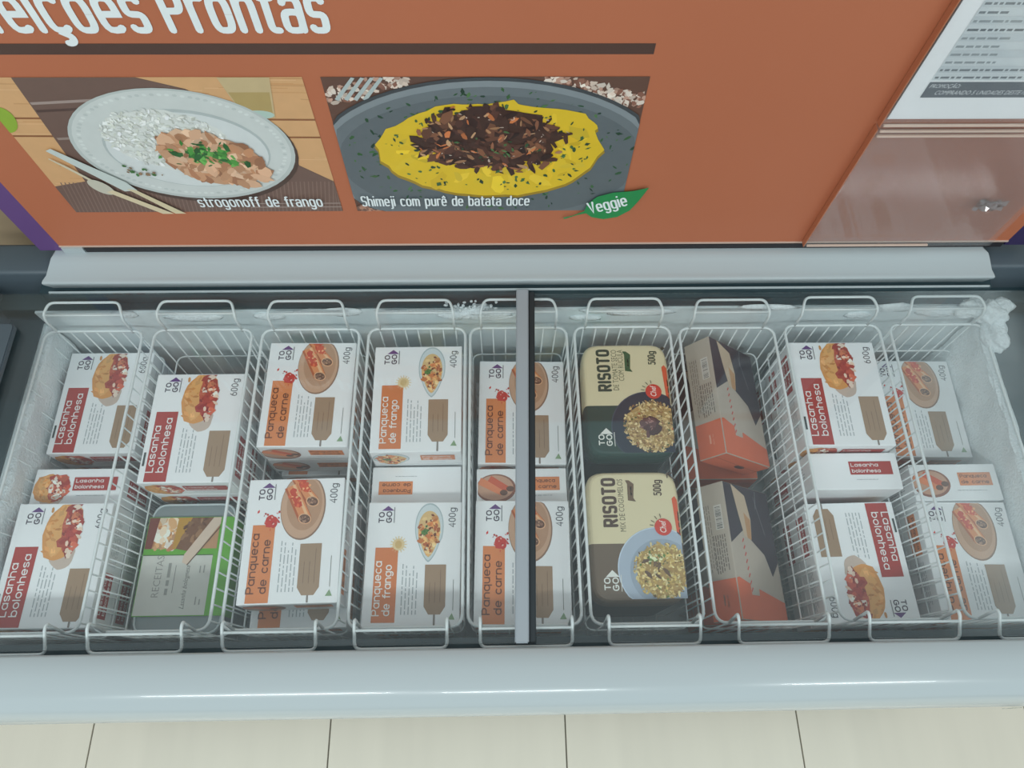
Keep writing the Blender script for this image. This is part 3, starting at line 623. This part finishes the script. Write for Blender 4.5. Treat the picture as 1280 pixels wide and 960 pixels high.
def make_carton(kind):
    k = KIND[kind]; root = thing('meal_carton', '', 'carton', group=None)
    bm = bmesh.new(); box(bm, -W / 2, W / 2, -L / 2, L / 2, 0, H, bevel=.0016); body = link('carton_body', bm, M_CARD, root)
    top = dict(org=(0, 0, H), ex=(1, 0, 0), ey=(0, 1, 0)); q = R(90); m = .002
    clip = (-W / 2 + m, W / 2 - m, -L / 2 + m, L / 2 - m)
    p = Print(21); p.clip = clip; u0, u1, v0, v1 = k['rect']; p.rect(X(u0), X(u1), Yv(v0), Yv(v1), k['rc'])
    if kind == 'carne':
        p.oval(X(.265), Yv(.645), .0095, .0095, (206, 60, 52), 0, 22, .14); p.bits(14, lambda r: (r.gauss(X(.27), .008), r.gauss(Yv(.655), .008)), (.0012, .0028), [(206, 60, 52), (190, 46, 44)]); p.bits(5, lambda r: (r.gauss(X(.265), .004), r.gauss(Yv(.645), .003)), (.001, .002), [(240, 190, 180)])
    if kind == 'frango':
        for i in range(16): a = i * math.pi / 8; p.line(X(.34), Yv(.645), X(.34) + .0125 * math.cos(a), Yv(.645) + .0125 * math.sin(a), .0016, (236, 216, 176), 0)
        p.oval(X(.34), Yv(.645), .0088, .0088, (232, 208, 160)); p.oval(X(.34), Yv(.645), .005, .006, (214, 180, 120))
    tl = p.build('title_panel', root, **top)
    p = Print(22); p.z = 4e-4
    for t, (u, v, wl) in zip(k['lines'], k['tx']): p.strokes(t, X(u), Yv(v), wl * L, .0088, .00082, k['tc'], q, 2.2)
    p.build('title_lettering', tl, **top)
    p = Print(23); p.clip = clip; fu, fv, fr, fw = k['fo']; k['food'](p, X(fu), Yv(fv), fr * W, fw * L); p.build('food_picture', root, **top)
    p = Print(24); a, b = k['tagu']; c, d = k['tagv']; cm = (a + b) / 2
    p.line(X(cm), Yv(.005), X(cm), Yv(c + .01), .0028, (140, 132, 126)); p.poly([(X(a), Yv(d)), (X(b), Yv(d)), (X(b), Yv(c + .06)), (X(b - .05), Yv(c)), (X(a + .05), Yv(c)), (X(a), Yv(c + .06))], (166, 138, 112))
    for i in range(3): p.line(X(a + .055 + .055 * i), Yv(c + .09), X(a + .055 + .055 * i), Yv(d - (.14 if i != 2 else .04)), .001, (128, 100, 80), 0)
    p.build('recipe_tag', root, label='brown printed tag', **top)
    p = Print(25); logo(p, .11, .825, 1.0); p.build('brand_mark', root, **top)
    p = Print(26); p.strokes(k['word'], X(k['wu']), Yv(.785), .165 * L, .0080, .00062, (96, 98, 104), q, 2.2); p.build('weight_lettering', root, **top)
    p = Print(27); p.scribble(X(.40), Yv(.09), .40 * L, .0052, 5, (176, 182, 186), q, .28)
    p.build('fine_print', root, **top)['kind'] = 'stuff'
    p = Print(27); p.z = 1e-4
    if kind != 'lasanha': p.line(X(k['wu'] - .02 if kind == 'carne' else .93), Yv(.12), X(k['wu'] - .02 if kind == 'carne' else .93), Yv(.36), .0008, (120, 124, 120)); p.poly([(X(k['wu'] - .06), Yv(.05)), (X(k['wu'] + .01), Yv(.05)), (X(k['wu'] - .02), Yv(.10))], (140, 170, 130))
    else: p.rect(X(.022), X(.045), Yv(.15), Yv(.27), (70, 78, 78))
    p.build('corner_symbol', root, **top)
    # both end faces and both long faces
    for sy in (-1, 1):
        fr_ = dict(org=(0, sy * L / 2, H / 2), ex=(-sy, 0, 0), ey=(0, 0, 1)); p = Print(28); p.clip = (-W / 2 + m, W / 2 - m, -H / 2 + m, H / 2 - m)
        if sy < 0:
            k['food'](p, -.040, -.002, .029, .023) if kind != 'carne' else p.oval(-.040, -.002, .031, .023, (150, 100, 82), .0, 30)
            if kind == 'carne':
                p.oval(-.041, -.001, .028, .020, (206, 160, 134)); p.line(-.066, .010, -.030, -.008, .012, (232, 140, 96)); p.line(-.05, .014, -.022, -.004, .010, (214, 100, 70)); p.oval(-.028, -.009, .006, .0045, (112, 80, 66)); p.oval(-.018, -.003, .006, .0045, (112, 80, 66))
        a = .006 if kind != 'lasanha' else -.008
        p.rect(a, .059, -.006, .0155, k['rc']); p.strokes(k['lines'][0], a + .003, .0068, .043, .0046, .0005, k['tc']); p.strokes(k['lines'][1], a + .003, -.0028, .045, .0046, .0005, k['tc'])
        p.scribble(-.0, -.014, .05, .003, 1, (170, 176, 180)); p.build('end_print', root, **fr_)
    for sx in (-1, 1):
        p = Print(29); p.rect(-.075, -.010, -.012, .016, k['rc']); p.strokes(k['lines'][0], -.070, .005, .05, .0054, .0006, k['tc']); p.strokes(k['lines'][1], -.070, -.007, .054, .0054, .0006, k['tc']); p.scribble(.0, .012, .07, .0045, 6, (176, 182, 186))
        p.build('side_print', root, org=(sx * W / 2, 0, H / 2), ex=(0, sx, 0), ey=(0, 0, 1))
    return root
PROTO = {}
ORD = ['leftmost', 'second', 'third', 'fourth', 'middle', 'sixth', 'seventh', 'eighth', 'rightmost']
ENG = {'lasanha': 'lasagna', 'carne': 'beef pancake', 'frango': 'chicken pancake'}
def carton(kind, x, y, z, rot, label, group='frozen meal cartons'):
    if kind not in PROTO:
        o = make_carton(kind); PROTO[kind] = o; o.location = (x, y, z); o.rotation_euler = rot; o['label'] = label; o['group'] = group; return o
    return copy_thing(PROTO[kind], (x, y, z), rot, label, group)
def flat(kind, b, dx, y, ztop, label, yaw=0, under=None, flip=False):
    """a carton lying face up in basket b (1-9) with the rest of its stack below"""
    x = BC[b - 1] + dx; z = ztop - H
    carton(kind, x, y, z, (0, 0, R(yaw + (180 if flip else 0))), label)
    floor_z = BZ + .006; gap = z - floor_z; n = max(0, int(gap / H + .02)); step = gap / n if n else 0
    for i in range(n):
        u = under if (under and i == 0) else (kind, 0, 0, None)
        lb = u[3] or '%s carton, %s below the top one, %s stack of the %s basket' % (ENG[u[0]], ('first', 'second', 'third')[i], 'rear' if y > .38 else 'front', ORD[b - 1])
        carton(u[0], x + u[1] * (1 if i == 0 else 0), y + u[2], z - step * i - H - .0008, (0, 0, R(yaw * .5)), lb)
def upright(kind, b, dx, y, ztop, label, flip=False, plain=False):
    """a carton standing on end, printed end face up"""
    if plain: carton(kind, BC[b - 1] + dx, y + (H / 2 if flip else -H / 2), ztop - L / 2, (R(90), 0, R(0 if flip else 180)), label); return
    carton(kind, BC[b - 1] + dx, y + (-H / 2 if not flip else H / 2), ztop - L / 2, (R(-90), 0, R(180 if flip else 0)), label)
flat('lasanha', 1, .002, .494, .742, 'white lasagna carton at the back of the leftmost basket')
upright('lasanha', 1, .002, .345, .752, 'lasagna carton standing on end between the two lying cartons of the leftmost basket')
flat('lasanha', 1, .005, .222, .775, 'white lasagna carton at the front of the leftmost basket')
flat('lasanha', 2, .005, .426, .797, 'white lasagna carton in the second basket behind the green sleeved tray')
flat('carne', 3, .003, .481, .797, 'white beef pancake carton at the back of the third basket', -.5)
flat('carne', 3, .006, .246, .808, 'raised beef pancake carton at the front of the third basket', 1, under=('carne', .004, -.026, 'beef pancake carton poking out under the raised carton at the front of the third basket'))
flat('frango', 4, .004, .468, .805, 'white chicken pancake carton at the back of the fourth basket', .3)
upright('carne', 4, .002, .343, .748, 'beef pancake carton on end with upside-down title in the fourth basket', True, True)
flat('frango', 4, .004, .217, .775, 'chicken pancake carton at the front of the fourth basket', -.4)
flat('carne', 5, .004, .461, .762, 'beef pancake carton at the back of the middle basket, half behind the lid profile', -1)
upright('carne', 5, .001, .333, .764, 'beef pancake carton on end in the middle basket, half behind the lid profile')
flat('carne', 5, -.001, .2145, .785, 'beef pancake carton at the front of the middle basket, crossed by the lid profile', -1)
flat('lasanha', 8, -.006, .472, .800, 'white lasagna carton at the back of the second basket from the right', -.5)
upright('lasanha', 8, .001, .348, .777, 'lasagna carton on end between two lying ones in the second basket from the right', False, True)
flat('lasanha', 8, -.006, .215, .748, 'upside-down lasagna carton at the front of the second basket from the right', 1, flip=True)
flat('carne', 9, .0, .485, .702, 'beef pancake carton deep at the back of the frosted rightmost basket', -1)
upright('carne', 9, -.003, .337, .748, 'beef pancake carton on end in the frosted rightmost basket')
flat('carne', 9, -.004, .215, .744, 'beef pancake carton at the front of the rightmost basket', -1)

# ------------------------------------------------------------------ risotto packs
def risotto(name, label, x, y, ztop, base_mat, base_col, plate, seed, green):
    w, l, h = .142, .196, .052; XX = lambda u: (u - .5) * w; YY = lambda v: (v - .5) * l; q = R(90)
    root = thing(name, label, 'food pack', (x, y, ztop - h), 'risotto packs')
    bm = bmesh.new(); n = 36; split = -.5 * l + .43 * l; rings = []
    for zz, k in ((0, .93), (.004, .97), (.012, .995), (h * .5, 1), (h - .012, .995), (h - .005, .975), (h - .0012, .94), (h, .90)):
        ring = []
        for i in range(n):
            t = 2 * math.pi * i / n; c, s = math.cos(t), math.sin(t); e = .28
            ins = (1 - k) * .07
            ring.append(bm.verts.new(((w / 2 - ins) * math.copysign(abs(c) ** e, c), (l / 2 - ins) * math.copysign(abs(s) ** e, s), zz)))
        rings.append(ring)
    for a, b in zip(rings, rings[1:]):
        for i in range(n): bm.faces.new((a[i], a[(i + 1) % n], b[(i + 1) % n], b[i]))
    bm.faces.new(rings[0][::-1]); bm.faces.new(rings[-1])
    bmesh.ops.bisect_plane(bm, geom=bm.verts[:] + bm.edges[:] + bm.faces[:], plane_co=(0, split, 0), plane_no=(0, 1, 0))
    for f in bm.faces: f.material_index = 1 if f.calc_center_median().y < split else 0
    body = link('pack_body', bm, [M_CREAM, base_mat], root); 
    top = dict(org=(0, 0, h), ex=(1, 0, 0), ey=(0, 1, 0)); m = .005; clip = (-w / 2 + m, w / 2 - m, -l / 2 + m, l / 2 - m)
    tc = (44, 66, 54) if green else (82, 62, 50)
    p = Print(seed); p.strokes('RISOTO', XX(.325), YY(.555), .385 * l, .0170, .0022, tc, q, 4.0, gap=.75); p.build('title_lettering', root, **top)
    p = Print(seed)
    if green: p.text('DE TOMATE SECO', XX(.405), YY(.565), .37 * l, .0088, (110, 112, 84), q); p.text('COM RÚCULA', XX(.475), YY(.65), .285 * l, .0088, (110, 112, 84), q)
    else: p.text('MIX DE COGUMELOS', XX(.40), YY(.52), .41 * l, .0082, (120, 112, 88), q)
    p.strokes('500g', XX(.85 if green else .81), YY(.795), .125 * l, .0092, .0009, tc, q, 3.4, gap=.6)
    a0, y0, y1 = (.52, .73, .92) if green else (.475, .75, .92); p.poly([(XX(a0 - .03), YY(y0 + .01)), (XX(a0 + .055), YY(y0)), (XX(a0 + .03), YY(y0 + .03)), (XX(a0 + .045), YY(y1 - .03)), (XX(a0 - .005), YY(y1)), (XX(a0 - .045), YY(y1)), (XX(a0 - .025), YY(y1 - .03))], (46, 92, 56) if green else (112, 88, 66))
    p.scribble(XX(a0 + .01), YY(y0 + .05), .1 * l, .005, 1, (196, 206, 170), q, .35); p.build('subtitle_lettering', root, **top)
    p = Print(seed); p.clip = clip
    p.poly([(XX(.93), YY(.48)), (XX(.985), YY(.47)), (XX(.985), YY(.76)), (XX(.94), YY(.79)), (XX(.91), YY(.77))], (222, 92, 54)); p.scribble(XX(.96), YY(.50), .24 * l, .006, 1, (246, 214, 190), q, .3); p.build('orange_flash', root, **top)
    p = Print(seed); p.clip = clip; cx, cy, rr = XX(.72), YY(.235), .062
    p.oval(cx, cy, rr, rr, tuple(min(255, c + 30) for c in plate), 0, 48); p.oval(cx, cy, rr * .975, rr * .975, plate, 0, 48); 
    if not green: p.oval(cx + .004, cy - .004, rr * .78, rr * .78, tuple(c - 18 for c in plate), 0, 40)
    gx, gy, gr = (XX(.73), YY(.25), .044) if green else (XX(.735), YY(.225), .041); p.oval(gx, gy, gr * .93, gr * .93, (186, 154, 96), 0, 26, .06)
    reg = lambda r: (lambda a, k: (gx + gr * k * math.cos(a), gy + gr * k * math.sin(a)))(r.uniform(0, 6.28), math.sqrt(r.random()))
    p.bits(520, reg, (.0016, .0036), [(226, 198, 140), (206, 172, 112), (238, 216, 164), (176, 140, 88), (150, 112, 70), (232, 206, 150)] if green else [(230, 206, 140), (216, 190, 116), (240, 222, 166), (196, 164, 96), (176, 142, 84)], (.35, .7), (5, 7))
    p.bits(40, reg, (.001, .0025), [(110, 80, 56), (176, 84, 56), (92, 104, 60)] if green else [(84, 112, 60), (110, 84, 56), (120, 140, 76)], (.4, .8))
    if green:
        p.bits(9, lambda r: (r.gauss(gx - .004, .006), r.gauss(gy + .004, .007)), (.007, .012), [(92, 58, 58), (112, 74, 72), (78, 48, 50)], (.5, .8), (7, 9)); p.bits(8, lambda r: (r.gauss(gx - .004, .006), r.gauss(gy + .004, .007)), (.002, .004), [(150, 112, 108)], (.3, .5))
    else:
        p.bits(7, lambda r: (r.uniform(gx - .028, gx + .02), r.uniform(gy - .012, gy + .02)), (.005, .009), [(104, 80, 62), (122, 96, 72)], (.3, .5), (7, 9)); p.bits(14, lambda r: (r.gauss(gx - .01, .008), r.gauss(gy + .018, .006)), (.002, .004), [(232, 236, 190), (96, 132, 62)], (.5, .8))
    p.build('food_picture', root, **top)
    p = Print(seed); p.z = 7e-4; cx, cy = XX(.79), YY(.55); p.oval(cx, cy, .0128, .0128, (214, 62, 46), 0, 30); p.text('Chef', cx + .004, cy - .009, .018, .009, (250, 232, 224), q, .01, .15)
    for a in (100, 125, 150, 170): p.line(cx + .0145 * math.cos(R(a)), cy + .0145 * math.sin(R(a)), cx + .020 * math.cos(R(a)), cy + .020 * math.sin(R(a)), .001, tc, 0)
    p.build('round_badge', root, label='round red badge', **top)
    p = Print(seed); q_ = Print
    s = Print(seed); s.strokes('TO', XX(.20), YY(.09), .018, .0072, .0009, (236, 238, 232), q, 2.4); s.strokes('GO', XX(.285), YY(.085), .019, .0072, .0009, (236, 238, 232), q, 2.4); c = XX(.225); b = YY(.185); s.poly([(c - .010, b), (c + .010, b), (c, b + .010)], (236, 238, 232)); s.line(XX(.31), YY(.08), XX(.31), YY(.2), .0011, (220, 222, 216)); s.build('brand_mark', root, **top)
    s = Print(seed); cx, cy = XX(.93), YY(.95)
    if green: s.oval(XX(.945), YY(.945), .004, .003, (60, 66, 56), .5, 10, .2)
    else: s.line(cx - .006, cy + .004, cx + .005, cy - .006, .0016, tc); s.line(cx - .006, cy + .005, cx + .002, cy + .005, .0016, tc); s.line(cx - .006, cy + .005, cx - .006, cy - .003, .0016, tc)
    s.build('corner_mark', root, **top)
    return root
risotto('risotto_pack', 'cream and dark green risotto pack at the back of the sixth basket', BC[5] + .002, .468, .797, M_GREENF, None, (34, 46, 64), 31, True)
risotto('risotto_pack', 'cream and brown risotto pack with pale blue plate at the front of the sixth basket', BC[5] - .004, .250, .793, M_BROWNF, None, (176, 190, 206), 32, False)
# plain dark trays the risotto packs rest on
for k, (yy, zt, nm) in enumerate(((.468, .797, 'green'), (.250, .793, 'brown'))):
    bm = bmesh.new(); hh = zt - .052 - BZ - .008; pts = rounded([(-.068, -.093, 0), (.068, -.093, 0), (.068, .093, 0), (-.068, .093, 0)], .02, 4, True)
    a = [bm.verts.new((p_.x * .95, p_.y * .96, 0)) for p_ in pts]; b = [bm.verts.new((p_.x, p_.y, hh)) for p_ in pts]; n = len(pts)
    for i in range(n): bm.faces.new((a[i], a[(i + 1) % n], b[(i + 1) % n], b[i]))
    bm.faces.new(a[::-1]); bm.faces.new(b)
    o = link('food_tray', bm, mat('dark_tray_plastic', (58, 70, 72), .4, noise=.05)); o.location = (BC[5], yy, BZ + .006); tag(o, 'dark grey tray under the cream and %s risotto pack' % nm, 'tray')

# ------------------------------------------------------------------ sleeved tray in the second basket
tx, ty, tz, tw, tl_, tht = BC[1] - .003, .226, .722, .128, .150, .05
tr = thing('sleeved_tray', 'grey meal tray in a green and white sleeve, front of the second basket', 'food tray', (tx, ty, tz - tht))
def tub_ring(bm, a, b, z, rad=.022): return [bm.verts.new((p_.x, p_.y, z)) for p_ in rounded([(-a, -b, 0), (a, -b, 0), (a, b, 0), (-a, b, 0)], rad, 5, True)]
bm = bmesh.new(); rs = [tub_ring(bm, .056, .088, 0), tub_ring(bm, .060, .094, .038), tub_ring(bm, .066, .100, .039), tub_ring(bm, .066, .100, .044), tub_ring(bm, .062, .096, .046), tub_ring(bm, .058, .092, .0465)]
for a, b in zip(rs, rs[1:]):
    for i in range(len(a)): bm.faces.new((a[i], a[(i + 1) % len(a)], b[(i + 1) % len(a)], b[i]))
bm.faces.new(rs[0][::-1]); bm.faces.new(rs[-1]); link('tray', bm, M_TRAY, tr, True)
bm = bmesh.new(); tube(bm, rounded([(-.064, -.098, .0455), (.064, -.098, .0455), (.064, .098, .0455), (-.064, .098, .0455)], .022, 5, True), .0018, 6, True); link('lid_rim', bm, mat('clear_lid_rim', (196, 206, 208), .15), tr, True)
bm = bmesh.new(); box(bm, -.0675, .0675, -.073, .077, .0468, .05); box(bm, -.0675, -.0663, -.073, .077, .004, .0468); box(bm, .0663, .0675, -.073, .077, .004, .0468)
link('sleeve', bm, mat('green_sleeve', (104, 178, 58), .45, noise=.03), tr)
fr_ = dict(org=(0, .002, .05), ex=(1, 0, 0), ey=(0, 1, 0)); XX = lambda u: (u - .5) * .133; YY = lambda v: (v - .5) * .148
p = Print(41); p.rect(XX(0), XX(.80), YY(0), YY(.60), (214, 214, 206)); p.line(XX(0), YY(.605), XX(.8), YY(.605), .001, (70, 90, 60))
q = R(90); p.text('RECEITAS', XX(.25), YY(.18), .062, .0105, (150, 150, 144), q, -.008); p.scribble(XX(.33), YY(.2), .06, .009, 1, (160, 160, 154), q, .5); p.line(XX(.40), YY(.22), XX(.40), YY(.5), .0009, (130, 130, 126))
p.text('Lasanha bolognesa', XX(.56), YY(.06), .064, .0072, (112, 112, 106), q, -.004, .35); p.scribble(XX(.68), YY(.1), .012, .006, 2, (160, 162, 156), q); p.scribble(XX(.68), YY(.42), .012, .006, 2, (160, 162, 156), q); p.build('sleeve_label', tr, **fr_)
p = Print(42); p.clip = (XX(0), XX(.83), YY(.64), YY(1)); p.rect(XX(0), XX(.83), YY(.67), YY(1), (196, 150, 112))
p.bits(60, lambda r: (r.uniform(XX(.05), XX(.35)), r.uniform(YY(.68), YY(1))), (.004, .011), [(236, 214, 186), (226, 176, 124), (206, 140, 92), (248, 238, 224)], (.4, .8), (6, 9))
p.poly([(XX(0), YY(.67)), (XX(.08), YY(.67)), (XX(.12), YY(1)), (XX(0), YY(1))], (128, 64, 52)); p.poly([(XX(.32), YY(.67)), (XX(.52), YY(.67)), (XX(.62), YY(1)), (XX(.34), YY(1))], (196, 148, 62))
p.poly([(XX(.36), YY(.67)), (XX(.53), YY(.62)), (XX(.76), YY(1)), (XX(.5), YY(1))], (128, 88, 64)); p.bits(30, lambda r: (r.uniform(XX(.42), XX(.66)), r.uniform(YY(.7), YY(1))), (.003, .008), [(140, 98, 70), (112, 74, 54), (156, 116, 84)], (.3, .6))
p.build('food_picture', tr, **fr_)
p = Print(43); p.z = 5e-4; p.poly([(XX(.46), YY(.53)), (XX(.52), YY(.50)), (XX(.84), YY(.93)), (XX(.84), YY(1)), (XX(.75), YY(1)), (XX(.47), YY(.61))], (222, 200, 180)); p.line(XX(.52), YY(.50), XX(.84), YY(.9), .0016, (110, 84, 70)); p.build('spatula_picture', tr, **fr_)
# lower trays below it
bm = bmesh.new(); rs = [tub_ring(bm, .056, .088, 0), tub_ring(bm, .063, .097, tz - tht - BZ - .0075)]
for i in range(len(rs[0])): bm.faces.new((rs[0][i], rs[0][(i + 1) % len(rs[0])], rs[1][(i + 1) % len(rs[0])], rs[1][i]))
bm.faces.new(rs[0][::-1]); bm.faces.new(rs[1]); o = link('food_tray', bm, M_TRAY, None, True); o.location = (tx, ty, BZ + .006); tag(o, 'grey plastic tray underneath the green sleeved tray', 'tray')

# ------------------------------------------------------------------ tilted kraft cartons in the seventh basket
KW, KL, KT = .124, .206, .050
def make_kraft():
    root = thing('kraft_carton', '', 'carton', group='kraft cartons')
    bm = bmesh.new(); box(bm, -KW / 2, KW / 2, -KL / 2, KL / 2, 0, KT, bevel=.0015); link('carton_body', bm, M_KRAFT, root)
    OR = (222, 108, 70); face = dict(org=(0, 0, KT), ex=(1, 0, 0), ey=(0, 1, 0)); a, b = KW / 2 - .001, KL / 2 - .001
    p = Print(51); p.clip = (-a, a, -b, b); p.poly([(-a, b), (a, b), (a, -.01), (a - .022, -.034), (a - .036, -.002), (-.026, .030), (-a, .008)], (58, 50, 62))
    p.poly([(-a + .021, b), (-a + .055, b - .014), (-a + .062, .05), (-a + .056, .018), (-a + .038, .022), (-a + .030, .055)], (206, 184, 158)); p.poly([(-a + .045, .06), (-a + .060, .05), (-a + .056, .018), (-a + .046, .02)], (196, 150, 106))
    p.line(.018, .09, .036, .03, .0016, (110, 106, 118)); p.line(.026, .1, .020, .07, .0014, (126, 122, 132)); p.build('food_picture', root, **face)
    p = Print(52)
    for k in range(9): y = .012 - .0105 * k; p.line(-a + .030 + .0006 * k, y, -a + .0345 + .0006 * k, y + .006, .0024, (206, 92, 84), 0)
    p.build('red_lettering', root, **face)
    p = Print(53); p.poly([(-a, -b), (a, -b), (a, -b + .030), (-a + .055, -b + .046), (-a + .054, -b + .036), (-a + .034, -b + .036), (-a + .033, -b + .052), (-a + .006, -b + .060), (-a, -b + .058)], OR); p.build('orange_band', root, **face)
    side = dict(org=(-KW / 2, 0, KT / 2), ex=(0, 0, 1), ey=(0, 1, 0)); t = KT / 2 - .001
    # the narrow face points toward -x: its frame must be right-handed outward
    side = dict(org=(-KW / 2, 0, KT / 2), ex=(0, -1, 0), ey=(0, 0, 1))
    p = Print(54); p.rect(b - .058, b, -t, t, OR); p.scribble(b - .036, .006, .02, .006, 2, (238, 178, 150), 0, .5)
    p.rect(-.068, -.030, .003, .017, (214, 208, 200))
    for i in range(15): p.rect(-.065 + i * .0023, -.0652 + i * .0023 + p.r.choice([.0006, .0012, .0016]), .005, .015, (70, 66, 66), 0)
    p.scribble(-.022, .016, .058, .004, 6, (120, 110, 104), 0, .4); p.scribble(-.070, -.006, .105, .004, 4, (140, 130, 122), 0, .35); p.build('side_print', root, **side)
    p = Print(55); p.rect(-a, a, -t, t, OR); p.oval(.016, -.004, .012, .006, (90, 56, 50), 0, 20); p.line(-a, .004, a, -.002, .0012, (176, 80, 52)); p.build('end_print', root, org=(0, -KL / 2, KT / 2), ex=(1, 0, 0), ey=(0, 0, 1))
    return root
ka = R(40)
def kpose(edge):   # edge = world point of the middle of the upper long edge
    Rm = Matrix.Rotation(ka, 3, 'Y'); return Vector(edge) - Rm @ Vector((-KW / 2, 0, KT))
k0 = make_kraft(); k0.location = kpose((.353, .478, .792)); k0.rotation_euler = (0, ka, R(.6)); k0['label'] = 'tilted grey kraft carton with orange end at the back of the seventh basket'
copy_thing(k0, kpose((.346, .232, .778)), (0, ka, R(.6)), 'tilted grey kraft carton at the front of the seventh basket')
for yy, nm in ((.478, 'rear'), (.232, 'front')):
    for i in range(2): copy_thing(k0, (BC[6], yy - .004 if yy > .4 else yy + .004, BZ + .0 + .0505 * i), (0, 0, 0), 'flat kraft carton, %s of two under the %s tilted carton' % (('lower', 'upper')[i], nm))
